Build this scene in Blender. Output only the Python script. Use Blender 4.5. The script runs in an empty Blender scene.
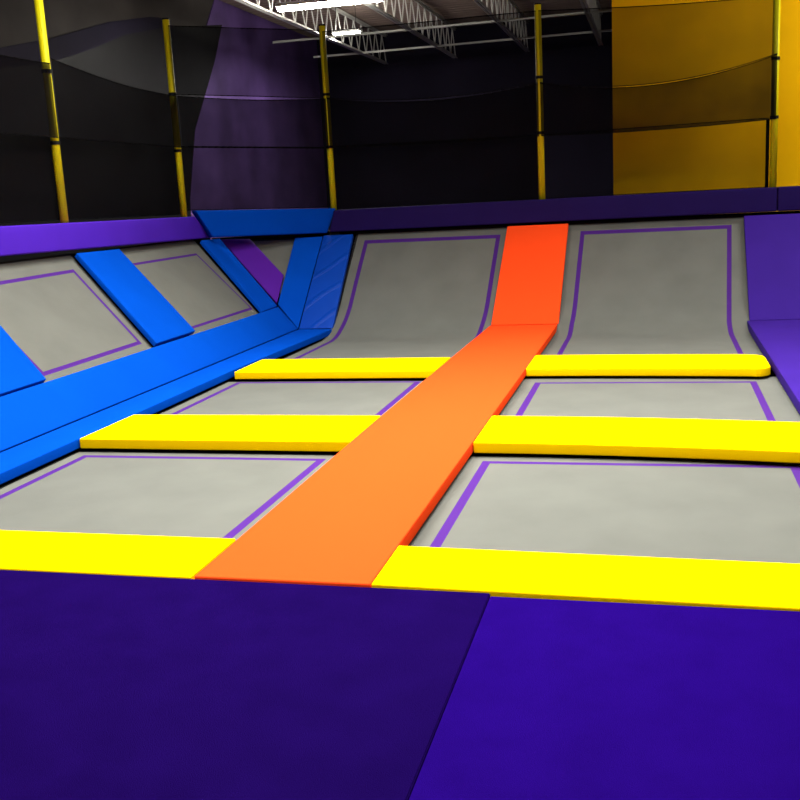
import bpy, bmesh, math, random
from mathutils import Vector, Matrix
random.seed(4)
scn = bpy.context.scene
COL = scn.collection
V = Vector

# ------------------------------------------------------------------ materials
def mat(name, col, rough=.5, spec=.4, bump=0, bscale=200, mottle=0, mscale=3, metal=0, emit=None, sheen=0):
    m = bpy.data.materials.new(name); m.use_nodes = True
    nt = m.node_tree; b = nt.nodes['Principled BSDF']
    b.inputs['Base Color'].default_value = (*col, 1)
    b.inputs['Roughness'].default_value = rough
    b.inputs['Specular IOR Level'].default_value = spec
    b.inputs['Metallic'].default_value = metal
    if sheen: b.inputs['Sheen Weight'].default_value = sheen
    tc = nt.nodes.new('ShaderNodeTexCoord')
    if mottle:
        n = nt.nodes.new('ShaderNodeTexNoise'); n.inputs['Scale'].default_value = mscale; n.inputs['Detail'].default_value = 6
        nt.links.new(tc.outputs['Object'], n.inputs['Vector'])
        r = nt.nodes.new('ShaderNodeMapRange'); r.inputs[1].default_value = .3; r.inputs[2].default_value = .7
        r.inputs[3].default_value = 1 - mottle; r.inputs[4].default_value = 1 + mottle
        nt.links.new(n.outputs[0], r.inputs[0])
        x = nt.nodes.new('ShaderNodeVectorMath'); x.operation = 'SCALE'
        x.inputs[0].default_value = col; nt.links.new(r.outputs[0], x.inputs['Scale'])
        nt.links.new(x.outputs[0], b.inputs['Base Color'])
    if bump:
        n = nt.nodes.new('ShaderNodeTexNoise'); n.inputs['Scale'].default_value = bscale; n.inputs['Detail'].default_value = 4
        nt.links.new(tc.outputs['Object'], n.inputs['Vector'])
        bp = nt.nodes.new('ShaderNodeBump'); bp.inputs['Strength'].default_value = bump; bp.inputs['Distance'].default_value = .01
        nt.links.new(n.outputs[0], bp.inputs['Height']); nt.links.new(bp.outputs[0], b.inputs['Normal'])
    if emit:
        b.inputs['Emission Color'].default_value = (*emit[0], 1); b.inputs['Emission Strength'].default_value = emit[1]
    return m

def net_mat(name, cover, col):
    m = bpy.data.materials.new(name); m.use_nodes = True
    nt = m.node_tree; nt.nodes.clear()
    out = nt.nodes.new('ShaderNodeOutputMaterial'); mix = nt.nodes.new('ShaderNodeMixShader')
    tr = nt.nodes.new('ShaderNodeBsdfTransparent'); d = nt.nodes.new('ShaderNodeBsdfDiffuse')
    d.inputs['Color'].default_value = (*col, 1)
    tc = nt.nodes.new('ShaderNodeTexCoord'); n = nt.nodes.new('ShaderNodeTexNoise')
    n.inputs['Scale'].default_value = 1.2; n.inputs['Detail'].default_value = 3
    r = nt.nodes.new('ShaderNodeMapRange'); r.inputs[1].default_value = .3; r.inputs[2].default_value = .7
    r.inputs[3].default_value = cover - .06; r.inputs[4].default_value = cover + .06
    nt.links.new(tc.outputs['Object'], n.inputs['Vector']); nt.links.new(n.outputs[0], r.inputs[0])
    nt.links.new(r.outputs[0], mix.inputs[0]); nt.links.new(tr.outputs[0], mix.inputs[1]); nt.links.new(d.outputs[0], mix.inputs[2])
    nt.links.new(mix.outputs[0], out.inputs[0])
    return m

M = dict(
    orange=mat('orange_vinyl', (.86, .064, .0105), .6, .0, .12, 90),
    yellow=mat('yellow_vinyl', (.86, .54, .0003), .6, .0, .12, 60),
    blue=mat('blue_vinyl', (.0012, .052, .38), .6, .0, .12, 60, .05, 2),
    bluecrease=mat('creased_blue_vinyl', (.0012, .044, .34), .5, .10, .12, 60, .05, 2),
    purple=mat('purple_vinyl', (.060, .015, .38), .6, .02, .12, 60, .06, 2),
    purple_dim=mat('dimmed_purple_vinyl', (.034, .0115, .19), .6, .02, .12, 60, .06, 2),  # same purple vinyl, weaker light on the right side put into its colour
    purple_shaded=mat('shaded_purple_vinyl', (.014, .0065, .066), .6, .02, .12, 60, .06, 2),  # same purple vinyl, darkened: shade on the back rim put into its colour
    violet=mat('violet_vinyl', (.075, .010, .25), .6, .04, .12, 60),
    carpet_a=mat('dark_purple_carpet', (.0066, .0013, .050), 1, 0, .6, 400, .10, 5),
    carpet_b=mat('bright_purple_carpet', (.0106, .0013, .110), 1, 0, .6, 400, .08, 5),
    bed=mat('grey_mesh_bed', (.117, .121, .107), .9, .03, .25, 500, .07, 2.2),
    stripe=mat('purple_line', (.056, .0145, .155), .8, .05),
    web=mat('black_webbing', (.012, .012, .012), .8, .1),
    steel=mat('black_steel', (.02, .02, .022), .4, .3),
    under=mat('black_underframe', (.006, .006, .006), .9, .05),
    pole=mat('yellow_paint', (.62, .56, .003), .5, .15),
    clamp=mat('black_rubber', (.01, .01, .01), .6, .1),
    netlight=net_mat('light_net', .45, (.0022, .0020, .0030)),
    netdense=net_mat('dense_net', .84, (.0034, .0030, .0036)),
    netupper=net_mat('upper_net', .56, (.0022, .0020, .0030)),
    hem=mat('net_hem', (.004, .004, .004), .9, .02),
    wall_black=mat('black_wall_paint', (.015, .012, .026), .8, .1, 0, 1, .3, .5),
    wall_taupe=mat('taupe_wall_paint', (.045, .038, .034), .8, .2, 0, 1, .25, 1),
    wall_yellow=mat('yellow_wall_paint', (.84, .45, .001), .8, .05, .1, 20, .06, 1.2),
    sheet_purple=mat('purple_wall_covering', (.115, .062, .22), .6, .2, .2, 6, .3, 1),
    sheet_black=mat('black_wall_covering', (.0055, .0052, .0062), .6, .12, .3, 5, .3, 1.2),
    deck=mat('brown_roof_deck', (.27, .20, .165), .7, .2, 0, 1, .25, .6),
    white=mat('white_steel_paint', (.75, .74, .68), .5, .4),
    floor=mat('dark_concrete', (.02, .02, .022), .8, .2, .1, 20, .2, 1),
    housing=mat('white_enamel', (.8, .8, .78), .4, .4),
    tube=mat('lit_tube', (1, 1, 1), .5, .2, emit=((1, .96, .88), 230)),
    tube_dim=mat('soft_lit_tube', (1, 1, 1), .5, .2, emit=((1, .96, .88), 18)),
)
def add_creases(m):
    """shallow diagonal folds in the vinyl"""
    nt = m.node_tree; b = nt.nodes['Principled BSDF']; old = b.inputs['Normal'].links[0].from_node
    tc = nt.nodes.new('ShaderNodeTexCoord'); mp = nt.nodes.new('ShaderNodeMapping'); mp.inputs['Rotation'].default_value = (0, 0, math.radians(55))
    wv = nt.nodes.new('ShaderNodeTexWave'); wv.inputs['Scale'].default_value = 1.1; wv.inputs['Distortion'].default_value = 1.2; wv.inputs['Detail'].default_value = 1
    rp = nt.nodes.new('ShaderNodeMapRange'); rp.inputs[1].default_value = .86; rp.inputs[2].default_value = 1
    bp = nt.nodes.new('ShaderNodeBump'); bp.inputs['Strength'].default_value = .5; bp.inputs['Distance'].default_value = .018
    L = nt.links.new
    L(tc.outputs['Object'], mp.inputs[0]); L(mp.outputs[0], wv.inputs[0]); L(wv.outputs[1], rp.inputs[0]); L(rp.outputs[0], bp.inputs['Height'])
    L(old.outputs[0], bp.inputs['Normal']); L(bp.outputs[0], b.inputs['Normal'])
add_creases(M['bluecrease'])

# ------------------------------------------------------------------ helpers
def link(name, bm, m, parent=None, smooth=False):
    bmesh.ops.recalc_face_normals(bm, faces=bm.faces)
    me = bpy.data.meshes.new(name); bm.to_mesh(me); bm.free()
    for x in (m if isinstance(m, (list, tuple)) else [m]): me.materials.append(M[x])
    if smooth: me.polygons.foreach_set('use_smooth', [True] * len(me.polygons))
    o = bpy.data.objects.new(name, me); COL.objects.link(o)
    if parent: o.parent = parent
    return o

def tag(o, label, cat, group=None):
    o['label'] = label; o['category'] = cat
    if group: o['group'] = group
    return o

def struct(o): o['kind'] = 'structure'; return o

def root(name, loc, label, cat, group=None):
    o = bpy.data.objects.new(name, None); o.location = loc; o.empty_display_size = .2; COL.objects.link(o)
    return tag(o, label, cat, group)

def rebase(o, loc):
    loc = V(loc); o.data.transform(Matrix.Translation(-loc)); o.location = loc; return o

def box(bm, a, b):
    vs = [bm.verts.new((x, y, z)) for x in (a[0], b[0]) for y in (a[1], b[1]) for z in (a[2], b[2])]
    for f in ((0, 1, 3, 2), (4, 6, 7, 5), (0, 4, 5, 1), (2, 3, 7, 6), (0, 2, 6, 4), (1, 5, 7, 3)):
        bm.faces.new([vs[i] for i in f])

def tube(bm, a, b, r, n=12, caps=True):
    a = V(a); b = V(b); d = (b - a).normalized()
    u = d.orthogonal().normalized(); w = d.cross(u)
    R = [[bm.verts.new(p + r * (math.cos(2 * math.pi * i / n) * u + math.sin(2 * math.pi * i / n) * w)) for i in range(n)] for p in (a, b)]
    for i in range(n): bm.faces.new((R[0][i], R[0][(i + 1) % n], R[1][(i + 1) % n], R[1][i]))
    if caps: bm.faces.new(R[0]); bm.faces.new(R[1][::-1])

def poly_normal(ps):
    n = V((0, 0, 0))
    for i in range(len(ps)): n += ps[i].cross(ps[(i + 1) % len(ps)])
    n.normalize(); return n if (n.z > .02 or (abs(n.z) <= .02 and n.y < 0)) else -n

def offset(ps, n, d):
    """inset a convex polygon by d in its own plane"""
    ps = [V(p) for p in ps]; c = sum(ps, V()) / len(ps); out = []
    L = []
    for i in range(len(ps)):
        a, b = ps[i], ps[(i + 1) % len(ps)]; e = (b - a).normalized(); k = n.cross(e)
        if k.dot(c - a) < 0: k = -k
        L.append((a + k * d, e))
    for i in range(len(ps)):
        (p, e), (q, g) = L[i - 1], L[i]
        k = n.cross(g); t = (q - p).dot(k) / e.dot(k); out.append(p + e * t)
    return out

def pad_mesh(ps, thick=.06, bev=.009, puff=.006, n=None):
    """foam pad: polygon top face with crowned middle, pushed back by its thickness, rounded edges"""
    ps = [V(p) for p in ps]; n = n or poly_normal(ps)
    bm = bmesh.new()
    top = [bm.verts.new(p - n * puff) for p in ps]; bot = [bm.verts.new(p - n * thick) for p in ps]
    bm.faces.new(top); bm.faces.new(bot[::-1])
    for i in range(len(ps)):
        j = (i + 1) % len(ps); bm.faces.new((top[i], bot[i], bot[j], top[j]))
    bmesh.ops.recalc_face_normals(bm, faces=bm.faces)
    bmesh.ops.bevel(bm, geom=list(bm.edges), offset=bev, segments=3, affect='EDGES', profile=.6)
    big = max(bm.faces, key=lambda f: f.calc_area() * (1 if f.normal.dot(n) > .9 else 0))
    r = bmesh.ops.inset_region(bm, faces=[big], thickness=min(.07, .3 * min((ps[i] - ps[i - 1]).length for i in range(len(ps)))), depth=0)
    for v in big.verts: v.co += n * puff
    return bm

def support(name, ps, thick=.06, inset=.09, zf=-.9):
    ps = [V(p) for p in ps]; n = poly_normal(ps)
    q = [p - n * (thick + .001) for p in offset(ps, n, inset)]
    bm = bmesh.new(); t = [bm.verts.new(p) for p in q]; b = [bm.verts.new((p.x, p.y, zf)) for p in q]
    bm.faces.new(t); bm.faces.new(b[::-1])
    for i in range(len(q)):
        j = (i + 1) % len(q); bm.faces.new((t[i], b[i], b[j], t[j]))
    return bm

TRIM = [0]
def pad(name, ps, m, label, cat, group=None, thick=.06, sup=True, bev=.009, puff=.006, n=None):
    if name == 'floor_pad': thick = max(thick, .082)
    o = link(name, pad_mesh(ps, thick, bev, puff, n), m, smooth=True)
    o.data.set_sharp_from_angle(angle=math.radians(50))
    rebase(o, sum((V(p) for p in ps), V()) / len(ps))
    if sup:
        TRIM[0] += 1
        struct(link('trim_%d' % TRIM[0], support('s', ps, thick), 'under'))
    return tag(o, label, cat, group)

SL = lambda x, y: V((x, y, -4.56 - x))          # a point on the left incline (45 degrees)
SB = lambda x, y: V((x, y, y - 12.3))           # a point on the back incline

# ------------------------------------------------------------------ trampolines
def frame_tubes(loop, r=.018, parent=None):
    bm = bmesh.new()
    for i in range(len(loop)): tube(bm, loop[i], loop[(i + 1) % len(loop)], r, 10)
    return link('frame', bm, 'steel', parent, True)

def flat_trampoline(outer, stripe, label, group='grey trampolines', sw=.056):
    outer = [V(p) for p in outer]; n = poly_normal(outer); c = sum(outer, V()) / len(outer)
    r = root('trampoline', c, label, 'trampoline', group)
    bm = bmesh.new(); T = Matrix.Translation(-c)
    loops = [outer, offset(outer, n, .025)]
    if stripe:
        stripe = [V(p) for p in stripe]; loops += [stripe, offset(stripe, n, sw)]
    mi = [1, 0, 2]
    L = [[bm.verts.new(p) for p in l] for l in loops]
    for k in range(len(L) - 1):
        for i in range(len(outer)):
            j = (i + 1) % len(outer); f = bm.faces.new((L[k][i], L[k][j], L[k + 1][j], L[k + 1][i])); f.material_index = mi[k]
    f = bm.faces.new(L[-1]); f.material_index = 0
    # cloth thickness
    ext = bmesh.ops.extrude_face_region(bm, geom=bm.faces[:])
    for v in ext['geom']:
        if isinstance(v, bmesh.types.BMVert): v.co -= n * .006
    bm.transform(T)
    link('jumping_bed', bm, ['bed', 'web', 'stripe'], r)
    fr = frame_tubes([p - n * .028 - c for p in outer], parent=r)
    return r

def curved_trampoline(x0, x1, sx0, sx1, y0, label, top=13.62, stop=13.505):
    """bed that runs flat, then bends up the back incline"""
    z0 = -.11; kx = 12.3 + .11 * .4142; t = .52; R = t / math.tan(math.radians(22.5))
    prof = [(y0, z0)]
    ys = y0 + .05
    while ys < kx - t: prof.append((ys, z0)); ys += .3
    for i in range(13):
        a = math.radians(45) * i / 12
        prof.append((kx - t + R * math.sin(a), z0 + R * (1 - math.cos(a))))
    off = .105 * 1.4142
    for yy in [13.0, 13.2, 13.4, stop - .045, stop, top - .03, top]:
        prof.append((yy + .0, yy - 12.3 - off))
    prof.sort()
    xs = [x0, x0 + .025, sx0, sx0 + .055, (sx0 + sx1) / 2, sx1 - .055, sx1, x1 - .025, x1]
    c = V(((x0 + x1) / 2, y0, z0))
    r = root('trampoline', c, label, 'trampoline', 'grey trampolines')
    bm = bmesh.new()
    def skew(x, y): return x + (.055 * max(0, y - 12.3) if y > 12.3 else 0)
    G = [[bm.verts.new(V((skew(x, y), y, z)) - c) for x in xs] for y, z in prof]
    for i in range(len(prof) - 1):
        ym = (prof[i][0] + prof[i + 1][0]) / 2
        for j in range(len(xs) - 1):
            f = bm.faces.new((G[i][j], G[i][j + 1], G[i + 1][j + 1], G[i + 1][j]))
            xi = j
            if xi in (0, 7) or ym > top - .03 or i == 0: f.material_index = 1
            elif (xi in (2, 5) and y0 + .15 < ym < stop) or (xi in (2, 3, 4, 5) and stop - .045 < ym < stop): f.material_index = 2
    bmesh.ops.recalc_face_normals(bm, faces=bm.faces)
    link('jumping_bed', bm, ['bed', 'web', 'stripe'], r, True)
    bm = bmesh.new()
    for x in (x0, x1):
        path = [(y, z - .028) for y, z in prof]
        for a, b in zip(path, path[1:]): tube(bm, V((skew(x, a[0]), a[0], a[1])) - c, V((skew(x, b[0]), b[0], b[1])) - c, .018, 8)
    for y, z in (prof[0], prof[-1]): tube(bm, V((skew(x0, y), y, z - .028)) - c, V((skew(x1, y), y, z - .028)) - c, .018, 8)
    link('frame', bm, 'steel', r, True)
    return r

def rect(x0, x1, y0, y1, z=0.): return [V((x0, y0, z)), V((x1, y0, z)), V((x1, y1, z)), V((x0, y1, z))]
zb = -.11
flat_trampoline(rect(-4.22, -1.97, 4.35, 6.46, zb), rect(-4.10, -2.215, 4.50, 6.345, zb),
    'grey trampoline with purple line, nearest one left of the orange strip')
flat_trampoline(rect(-1.29, 1.09, 4.33, 6.48, zb), rect(-1.122, .845, 4.50, 6.345, zb),
    'grey trampoline with purple line, nearest one right of the orange strip')
flat_trampoline(rect(-4.22, -1.97, 7.20, 9.21, zb), rect(-4.09, -2.19, 7.42, 9.17, zb),
    'middle grey trampoline of the row left of the orange strip, between two yellow pads')
flat_trampoline(rect(-1.28, 1.09, 7.16, 9.31, zb), rect(-1.09, .84, 7.42, 9.08, zb),
    'middle grey trampoline of the row right of the orange strip, between two yellow pads')
curved_trampoline(-4.14, -1.95, -4.00, -2.10, 9.90, 'grey trampoline curving up the back slope between blue and orange pads')
curved_trampoline(-1.257, 1.10, -1.04, .85, 9.90, 'grey trampoline curving up the back slope between orange and purple pads')
nL = V((1, 0, 1)).normalized(); dn = nL * -.10
def SLo(x, y): return SL(x, y) + dn
flat_trampoline([SLo(-4.80, 7.10), SLo(-4.80, 9.13), SLo(-5.86, 9.37), SLo(-5.86, 7.26)],
    [SLo(-4.94, 7.30), SLo(-4.95, 9.02), SLo(-5.71, 9.15), SLo(-5.70, 7.36)],
    'grey trampoline on the left slope between the two blue cross pads', sw=.042)
flat_trampoline([SLo(-4.80, 9.92), SLo(-4.80, 11.93), SLo(-5.86, 12.28), SLo(-5.86, 10.08)],
    [SLo(-4.94, 10.10), SLo(-4.945, 11.92), SLo(-5.68, 11.96), SLo(-5.68, 10.20)],
    'grey trampoline on the left slope just before the blue corner bar', sw=.034)

# ------------------------------------------------------------------ pads on the flat
def bowed(x0, x1, yf, yb, sag=0, drop=0, round_end=False, n=12):
    """outline of a long pad whose front and back edges bow slightly"""
    f = [(x0 + (x1 - x0) * i / n) for i in range(n + 1)]
    lo = [V((x, yf - sag * ((i / n) ** 2), 0)) for i, x in enumerate(f)]
    hi = [V((x, yb - sag * ((i / n) ** 2), 0)) for i, x in enumerate(f)][::-1]
    if round_end:
        lo.pop(); hi.pop(0); R = .13
        for k in range(7): a = -math.pi / 2 + math.pi / 2 * k / 6; lo.append(V((x1 - R + R * math.cos(a), yf - sag + R + R * math.sin(a), 0)))
        for k in range(7): a = math.pi / 2 * k / 6; lo.append(V((x1 - R + R * math.cos(a), yb - sag - R + R * math.sin(a), 0)))
    return lo + hi
G1 = 'yellow pads between the trampolines'
pad('floor_pad', rect(-4.17, -2.064, 3.925, 4.445), 'yellow', 'yellow floor pad at the front edge, left of the orange strip', 'pad', G1)
pad('floor_pad', [V((-1.211, 3.942, 0)), V((1.30, 3.885, 0)), V((1.30, 4.375, 0)), V((-1.211, 4.43, 0))], 'yellow', 'yellow floor pad at the front edge, right of the orange strip', 'pad', G1)
pad('floor_pad', rect(-4.18, -2.066, 6.43, 7.25), 'yellow', 'middle yellow floor pad left of the orange strip, touching the blue side pad', 'pad', G1)
pad('floor_pad', bowed(-1.20, 1.00, 6.44, 7.25, .17), 'yellow', 'middle yellow floor pad right of the orange strip, slightly bowed', 'pad', G1)
pad('floor_pad', rect(-4.12, -2.052, 9.18, 9.94), 'yellow', 'farthest yellow floor pad left of the orange strip, before the curved trampoline', 'pad', G1)
pad('floor_pad', bowed(-1.193, .975, 9.24, 9.98, .10, 0, True), 'yellow', 'farthest yellow floor pad right of the orange strip, with a rounded right end', 'pad', G1)
pad('floor_pad', [V((-2.052, 3.935, 0)), V((-1.215, 3.94, 0)), V((-1.20, 8.0, 0)), V((-1.185, 12.30, 0)), V((-2.022, 12.30, 0)), V((-2.06, 7.0, 0))], 'orange', 'long orange walkway pad running flat between the trampolines', 'pad', 'orange pads')
pad('slope_pad', [SB(-2.01, 12.303), SB(-1.175, 12.303), SB(-1.13, 13.47), SB(-1.935, 13.47)], 'orange', 'orange pad rising up the back slope between two grey trampolines', 'pad', 'orange pads')
pad('floor_pad', [V((-4.557, 3.9, 0)), V((-4.19, 3.9, 0)), V((-4.185, 9.3, 0)), V((-4.085, 12.27, 0)), V((-4.55, 12.30, 0))], 'blue', 'long flat blue pad along the foot of the left slope', 'pad', 'blue pads')
pad('floor_pad', rect(1.02, 3.4, 3.9, 12.295), 'purple_dim', 'flat purple platform pad right of the trampolines', 'pad', 'purple pads', thick=.10)
# inclined pads, left slope
pad('slope_pad', [SL(-4.562, 3.95), SL(-4.562, 12.30), SL(-4.850, 12.40), SL(-4.850, 11.88), SL(-4.870, 3.95)], 'blue', 'long inclined blue pad along the bottom of the left slope', 'pad', 'blue pads')
pad('slope_pad', [SL(-4.878, 6.16), SL(-4.878, 7.15), SL(-5.80, 7.36), SL(-5.80, 6.37)], 'blue', 'blue cross pad on the left slope, cut by the left edge of the photo', 'pad', 'blue pads')
pad('slope_pad', [SL(-4.878, 9.07), SL(-4.878, 9.965), SL(-5.79, 10.13), SL(-5.80, 9.29)], 'blue', 'blue cross pad on the left slope between two grey trampolines', 'pad', 'blue pads')
pad('slope_pad', [SL(-4.856, 11.885), SL(-4.86, 12.40), SL(-5.76, 12.757), SL(-5.77, 12.21)], 'blue', 'narrow blue bar at the end of the left slope beside the violet stripe pad', 'pad', 'blue pads')
# corner face
P0 = V((-4.56, 12.3, 0)); CA = V((-5.748, 12.757, 1.188)); CB = V((-4.517, 13.442, 1.142))
cn = (CA - P0).cross(CB - P0).normalized(); cn = cn if cn.z > 0 else -cn
pad('slope_pad', [V((-5.752, 12.762, 1.19)), V((-5.405, 12.948, 1.170)), V((-4.885, 12.775, .674)), V((-4.885, 12.44, .335))], 'violet', 'short violet stripe pad slanting across the corner slope', 'pad', 'purple pads')
pad('slope_pad', [V((-4.562, 12.303, .003)), V((-4.519, 13.441, 1.142)), V((-4.861, 13.249, 1.147)), V((-4.868, 12.435, .32))], 'blue', 'blue pad standing in the corner left of the fold', 'pad', 'blue pads')
tri = [V((-5.41, 12.935, 1.165)), V((-4.84, 13.26, 1.155)), V((-4.85, 12.60, .50))]
flat_trampoline([p - cn * .09 for p in offset(tri, cn, -.05)], None, 'small triangular grey trampoline in the corner slope')
pad('slope_pad', [SB(-4.555, 12.303), SB(-4.09, 12.303), SB(-4.085, 13.455), SB(-4.515, 13.455)], 'bluecrease', 'blue pad with diagonal creases on the back slope, right of the fold', 'pad', 'blue pads')
pad('slope_pad', [SB(1.05, 12.30), SB(3.4, 12.30), SB(3.4, 13.47), SB(1.06, 13.47)], 'purple_dim', 'large purple pad rising up the back slope at the right edge', 'pad', 'purple pads')

# ------------------------------------------------------------------ rim pads
def rim(name, a, b, back, m, label, lean=.0, group='rim pads', thick=.3):
    """a, b = (bottom, top) points of each end of the front face; back = direction of depth"""
    (a0, a1), (b0, b1) = a, b
    ps = [V(a0), V(b0), V(b1), V(a1)]; n = -V(back).normalized()
    return pad(name, ps, m, label, 'pad', group, thick=thick, sup=False, bev=.02, n=n, puff=.003)
rim('rim_pad', ((-5.82, 3.6, 1.36), (-5.85, 3.6, 1.61)), ((-5.80, 12.60, 1.215), (-5.83, 12.20, 1.513)), (-1, 0, 0), 'purple', 'long bright purple rim pad along the top of the left slope')
rim('rim_pad', ((-4.43, 13.475, 1.19), (-4.36, 13.50, 1.485)), ((1.45, 13.475, 1.20), (1.45, 13.50, 1.497)), (0, 1, 0), 'purple_shaded', 'long shaded purple rim pad along the top of the back slope')
rim('rim_pad', ((1.46, 13.475, 1.20), (1.46, 13.50, 1.497)), ((3.4, 13.475, 1.20), (3.4, 13.50, 1.497)), (0, 1, 0), 'purple_shaded', 'shaded purple rim pad at the right edge behind the purple slope pad')
cr = V((-.69, .72, 0))
rim('rim_pad', ((-5.67, 12.34, 1.228), (-5.815, 12.185, 1.588)), ((-4.46, 13.478, 1.180), (-4.345, 13.59, 1.512)), cr, 'blue', 'blue rim pad flaring across the corner above the triangular trampoline', thick=.2)
# carrying walls under the rims
def ubox(a, b):
    TRIM[0] += 1; bm = bmesh.new(); box(bm, a, b); struct(link('trim_%d' % TRIM[0], bm, 'under'))
ubox((-6.12, 3.6, -.9), (-5.95, 12.86, 1.213))
ubox((-4.3, 13.68, -.9), (3.4, 13.78, 1.189))


TRIM[0] += 1
bm = bmesh.new()
q = [(-5.90, 12.84), (-4.50, 13.62), (-4.44, 13.52), (-4.30, 13.52), (-4.30, 13.76), (-4.58, 13.76), (-5.98, 12.96)]
t = [bm.verts.new((x, y, 1.20)) for x, y in q]; b = [bm.verts.new((x, y, -.9)) for x, y in q]
bm.faces.new(t); bm.faces.new(b[::-1])
for i in range(len(q)): j = (i + 1) % len(q); bm.faces.new((t[i], b[i], b[j], t[j]))
struct(link('trim_%d' % TRIM[0], bm, 'under'))

# ------------------------------------------------------------------ carpeted platform in front
def slab(name, x0, x1, y0, y1, m, label):
    bm = bmesh.new(); box(bm, (x0, y0, -.05), (x1, y1, -.014))
    bmesh.ops.bevel(bm, geom=[e for e in bm.edges], offset=.004, segments=2, affect='EDGES')
    o = link(name, bm, m); rebase(o, ((x0 + x1) / 2, (y0 + y1) / 2, -.05))
    return tag(o, label, 'mat', 'carpet mats on the platform')
slab('carpet_mat', -7, -.682, -1.5, 3.922, 'carpet_a', 'dark purple carpet mat in the left foreground')
slab('carpet_mat', -.678, 4.5, -1.5, 3.89, 'carpet_b', 'brighter purple carpet mat in the right foreground')
ubox((-7, -1.5, -.9), (4.5, 3.89, -.051))

# ------------------------------------------------------------------ poles
def make_pole(loc, ztop, label, clamps=(3.05, 2.35)):
    r = root('pole', loc, label, 'pole', 'yellow net poles')
    h = ztop - loc[2]; bm = bmesh.new(); tube(bm, (0, 0, 0), (0, 0, h), .043, 20); link('shaft', bm, 'pole', r, True)
    bm = bmesh.new(); tube(bm, (0, 0, h), (0, 0, h + .02), .046, 20); link('cap', bm, 'clamp', r)
    for z in clamps:
        bm = bmesh.new(); tube(bm, (0, 0, z - loc[2] - .018), (0, 0, z - loc[2] + .018), .052, 20); link('clamp', bm, 'clamp', r)
    return r
PL = [(-5.95, 9.36, 1.549), (-5.95, 12.00, 1.52), (-4.405, 13.66, 1.487), (-1.485, 13.66, 1.487), (1.415, 13.66, 1.49)]
PL[1] = (-5.96, 12.14, 1.515)
lab = ['yellow net pole nearest the camera, standing on the left purple rim', 'yellow net pole on the left rim beside the blue corner rim pad',
       'yellow net pole at the right end of the blue corner rim pad', 'yellow net pole rising from the shaded purple back rim before the black wall',
       'yellow net pole on the back rim in front of the yellow wall']
for p, l in zip(PL, lab): make_pole(p, 3.945, l)

# ------------------------------------------------------------------ nets
def net(name, a, b, zlo, zhi, sag_lo, sag_hi, m, label, cat='net', group=None, r=.0055, nseg=24, inset=0):
    """hanging cloth between two points; zlo/zhi = pairs of heights at each end"""
    a = V((a[0], a[1], 0)); b = V((b[0], b[1], 0)); c = (a + b) / 2
    R = root(name, (c.x, c.y, (zlo[0] + zlo[1]) / 2), label, cat, group)
    bm = bmesh.new(); top = []; bot = []; d = (b - a).normalized(); w = V((-d.y, d.x, 0)); rows = 8
    grid = []
    for i in range(nseg + 1):
        t = i / nseg; s = 4 * t * (1 - t); p = a.lerp(b, t)
        lo = zlo[0] * (1 - t) + zlo[1] * t - sag_lo * s; hi = zhi[0] * (1 - t) + zhi[1] * t - sag_hi * s
        colv = []
        for k in range(rows + 1):
            z = lo + (hi - lo) * k / rows
            q = p + w * (.012 * math.sin(9 * t + 2 * k) * s) + V((0, 0, z)); colv.append(q - R.location)
        grid.append(colv); top.append(colv[-1]); bot.append(colv[0])
    G = [[bm.verts.new(q) for q in cv] for cv in grid]
    for i in range(nseg):
        for k in range(rows): bm.faces.new((G[i][k], G[i + 1][k], G[i + 1][k + 1], G[i][k + 1]))
    link('mesh_panel', bm, m, R, True)
    for e in (top, bot):
        bm = bmesh.new()
        for p, q in zip(e, e[1:]): tube(bm, p, q, r, 6)
        link('hem', bm, 'hem', R, True)
    return R
g1 = 'thin nets around the poles'; g2 = 'dense net bands across the poles'
o = .055
net('safety_net', (-6.005, 3.8), (-6.015, 12.15), (1.64, 1.55), (2.44, 2.41), 0, 0, 'netdense', 'black net strip along the left purple rim below the dense band', group=g1)
net('safety_net', (-6.02, 12.16), (-4.45, 13.72), (1.60, 1.53), (2.41, 2.35), 0, 0, 'netdense', 'black net strip across the corner behind the blue rim pad', group=g1)
net('safety_net', (-4.42, 13.735), (-1.485, 13.735), (1.50, 1.50), (2.36, 2.33), 0, 0, 'netdense', 'low black net strip in front of the black wall', group=g1)
net('safety_net', (-1.47, 13.735), (1.36, 13.735), (1.50, 1.50), (2.33, 2.35), 0, 0, 'netlight', 'low thin black net strip in front of the yellow wall', group=g1)
net('safety_net', (-5.90, 12.07), (-4.42, 13.58), (3.04, 3.0), (3.86, 3.88), 0, 0, 'netupper', 'upper thin black net across the corner between two pole tops', group=g1)
net('safety_net', (-4.385, 13.585), (-1.50, 13.585), (3.0, 2.98), (3.86, 3.86), .1, .0, 'netupper', 'upper thin black net in front of the black wall', group=g1)
net('safety_net', (-1.47, 13.585), (1.43, 13.585), (2.98, 3.10), (3.86, 3.76), .18, .02, 'netupper', 'upper thin black net in front of the yellow wall', group=g1)
net('net_band', (-5.89, 6.4), (-5.89, 9.33), (2.40, 2.40), (3.22, 3.12), .0, .05, 'netdense', 'dense net band running left from the nearest pole', group=g2)
net('net_band', (-5.89, 9.37), (-5.89, 12.12), (2.40, 2.39), (3.17, 3.02), .0, .05, 'netdense', 'dense net band between the two poles on the left rim', group=g2)
net('net_band', (-5.89, 12.13), (-4.40, 13.60), (2.39, 2.33), (3.02, 2.99), 0, .03, 'netdense', 'dense net band across the corner in front of the purple wall', group=g2)
net('net_band', (-4.385, 13.60), (-1.50, 13.60), (2.34, 2.31), (2.99, 2.97), .03, .12, 'netdense', 'dense net band in front of the black wall', group=g2)
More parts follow.
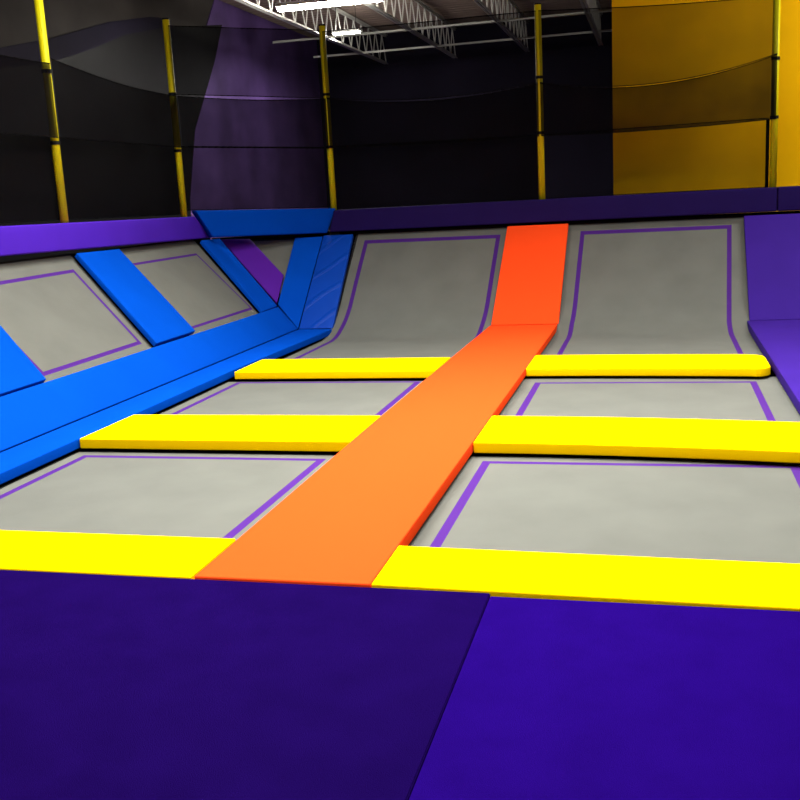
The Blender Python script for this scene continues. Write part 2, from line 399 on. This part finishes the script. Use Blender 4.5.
net('net_band', (-1.47, 13.60), (1.43, 13.60), (2.31, 2.33), (2.97, 3.09), .03, .19, 'netdense', 'dense sagging net band in front of the yellow wall', group=g2)

bm = bmesh.new(); tube(bm, (1.345, 13.70, 1.495), (1.345, 13.70, 2.33), .022, 8)
tag(rebase(link('edge_rope', bm, 'hem', None, True), (1.345, 13.70, 1.495)), 'thick black net edge rope just left of the pole at the yellow wall', 'rope')

# ------------------------------------------------------------------ room shell
ZD = 5.75
def sbox(name, a, b, m):
    bm = bmesh.new(); box(bm, a, b); return struct(link(name, bm, m))
sbox('floor', (-8.8, -3, -1.0), (7.2, 26.8, -.9), 'floor')
sbox('wall_back', (-8.8, 26.4, -.9), (7.2, 26.6, ZD), 'wall_black')
sbox('wall_left', (-8.9, -3, -.9), (-8.7, 26.6, ZD), 'wall_taupe')
sbox('wall_right', (7.0, -3, -.9), (7.2, 14.6, ZD), 'wall_black')
sbox('wall_front', (-8.8, -3.2, -.9), (7.2, -3.0, ZD), 'wall_black')
sbox('wall_back_right', (-.59, 14.6, -.9), (7.2, 14.8, ZD), 'wall_yellow')
# corrugated roof deck
bm = bmesh.new(); prev = None; y = -3.0; k = 0
while y < 26.6:
    z = ZD + (.04 if (k // 2) % 2 else 0)
    cur = (bm.verts.new((-8.8, y, z)), bm.verts.new((7.2, y, z)))
    if prev: bm.faces.new((prev[0], prev[1], cur[1], cur[0]))
    prev = cur; y += .09 if k % 2 == 0 else .05; k += 1
struct(link('ceiling', bm, 'deck'))
# sheets with real thickness on the left wall: purple and black coverings, a dark band
def sheet(name, pts, m, label, x=-8.7, t=.02):
    bm = bmesh.new(); A = [bm.verts.new((x + t, p[0], p[1])) for p in pts]; B = [bm.verts.new((x, p[0], p[1])) for p in pts]
    bm.faces.new(A); bm.faces.new(B[::-1])
    for i in range(len(pts)): j = (i + 1) % len(pts); bm.faces.new((A[i], B[i], B[j], A[j]))
    return tag(rebase(link(name, bm, m), (x, pts[0][0], pts[0][1])), label, 'wall covering', 'wall coverings')
sheet('wall_covering_or_band', [(17.6, -.9), (26.38, -.9), (26.38, 5.74), (20.0, 5.74), (17.6, 3.0)], 'sheet_purple', 'purple sheet covering the far end of the left wall')
sheet('wall_covering_or_band', [(3.0, -.9), (17.7, -.9), (17.96, 1.76), (18.46, 3.08), (19.69, 4.51), (20.19, 5.26), (17.63, 4.86), (16.07, 4.52), (14.9, 4.14), (13.74, 3.83), (12.5, 3.6), (3.0, 3.2)], 'sheet_black', 'black sheet covering the left wall behind the net poles', x=-8.678)
sheet('wall_covering_or_band', [(3.0, 3.2), (12.5, 3.6), (13.74, 3.83), (14.9, 4.14), (16.07, 4.52), (17.63, 4.86), (17.66, 5.02), (17.03, 4.95), (15.6, 4.66), (13.93, 4.2), (12.56, 3.89), (3.0, 3.5)], 'wall_black', 'black band slanting along the upper edge of the left wall sheet', x=-8.678)
TRIM[0] += 1

# ------------------------------------------------------------------ roof joists
def joist(x, label):
    r = root('roof_joist', (x, 10, 5.0), label, 'joist', 'white roof joists')
    y1 = 16.3
    for s in (-1, 1):
        bm = bmesh.new(); box(bm, (s * .012, 0, -.02), (s * .055, y1, -.012)); box(bm, (s * .012, 0, -.012), (s * .02, y1, .035)); link('bottom_chord', bm, 'white', r)
        bm = bmesh.new(); box(bm, (s * .012, 0, .70), (s * .055, y1 + .08, .71)); box(bm, (s * .012, 0, .655), (s * .02, y1 + .08, .70)); link('top_chord', bm, 'white', r)
    n = 26; st = y1 / n; bm = bmesh.new()
    for i in range(n):
        tube(bm, (0, i * st, 0), (0, (i + .5) * st, .68), .014, 6); tube(bm, (0, (i + .5) * st, .68), (0, (i + 1) * st, 0), .014, 6)
    link('web', bm, 'white', r)
jl = ['white open-web roof joist nearest the left wall', 'second white open-web roof joist from the left wall', 'white open-web roof joist left of the fourth yellow pole top',
      'white open-web roof joist beside the edge of the yellow wall']
for x, l in zip((-6.80, -4.97, -3.13, -1.33), jl): joist(x, l)
def brace(y, z, label):
    bm = bmesh.new(); box(bm, (-8.0, y - .025, z), (-.62, y + .02, z + .006)); box(bm, (-8.0, y - .004, z - .0), (-.62, y + .003, z + .045))
    tag(rebase(link('bridging_bar', bm, 'white'), (-4.6, y, z)), label, 'bar', 'white bridging bars')
brace(24.0, 4.973, 'far white bridging bar under the roof joists')
brace(21.3, 4.973, 'near white bridging bar under the roof joists')

# ------------------------------------------------------------------ ceiling lamps
def lamp(x, y, z, L, power, label, along='x', w=.3, color=(1, .97, .92), spread=180, tr=.02, tm='tube_dim'):
    r = root('strip_light', (x, y, z), label, 'ceiling light', 'ceiling strip lights')
    if along == 'y': r.rotation_euler[2] = math.pi / 2
    bm = bmesh.new(); box(bm, (-L / 2, -.09, .03), (L / 2, .09, .09)); link('housing', bm, 'housing', r)
    for s in (-1, 1):
        bm = bmesh.new(); tube(bm, (-L / 2 + .03, s * .05, 0), (L / 2 - .03, s * .05, 0), tr, 12); link('tube', bm, tm, r, True)
    for s in (-1, 1):
        bm = bmesh.new(); tube(bm, (s * L * .35, 0, .09), (s * L * .35, 0, ZD - z), .006, 6); link('hanger', bm, 'steel', r)
    ld = bpy.data.lights.new('tube_glow', 'AREA'); ld.shape = 'RECTANGLE'; ld.size = L; ld.size_y = w
    ld.energy = power; ld.color = color; ld.spread = math.radians(spread)
    lo = bpy.data.objects.new('tube_glow', ld); COL.objects.link(lo); lo.parent = r; lo.location = (0, 0, -.04)
    return r
for i, (x, y, pw) in enumerate([(-3.6, 3.4, 170), (-3.6, 6.6, 190), (-3.8, 9.2, 165), (-.6, 3.4, 230), (-.8, 6.8, 250), (1.2, 8.6, 200), (4.4, 8.4, 110), (3.6, 12.5, 185)]):
    lamp(x, y, 5.1, 2.4, pw, 'long strip light under the roof above the trampolines', spread=180 if y > 12 else 130)
lamp(-5.42, 17.3, 4.90, 1.9, 170, 'long lit strip light hanging at the top edge behind the third pole', tr=.034, tm='tube')
lamp(-6.42, 21.6, 5.07, .62, 120, 'short lit strip light by the nearest roof joist', tm='tube')

w = bpy.data.worlds.new('world'); scn.world = w; w.use_nodes = True
w.node_tree.nodes['Background'].inputs[0].default_value = (.6, .62, .8, 1); w.node_tree.nodes['Background'].inputs[1].default_value = .02

# ------------------------------------------------------------------ camera
Yd = V((257, -219, 1000)).normalized(); Xd = -V((-3861, 1, 1000)).normalized(); Xd = (Xd - Xd.dot(Yd) * Yd).normalized()
Zd = Xd.cross(Yd); Zd = -Zd if Zd.y > 0 else Zd
# camera axes (x right, y down, z forward) expressed in world coordinates
cx = V((Xd.x, Yd.x, Zd.x)); cy = V((Xd.y, Yd.y, Zd.y)); cz = V((Xd.z, Yd.z, Zd.z))
cam = bpy.data.cameras.new('camera'); co = bpy.data.objects.new('camera', cam); COL.objects.link(co)
mt = Matrix((cx, -cy, -cz)).transposed().to_4x4(); mt.translation = V((0, 0, 1.65)); co.matrix_world = mt
cam.sensor_width = 36; cam.lens = 36 * 1000 / 800; cam.clip_end = 200; cam.clip_start = .05
scn.camera = co
scn.view_settings.view_transform = 'Standard'; scn.view_settings.look = 'None'; scn.view_settings.exposure = 0; scn.view_settings.gamma = 1
scn.view_settings.use_curve_mapping = False
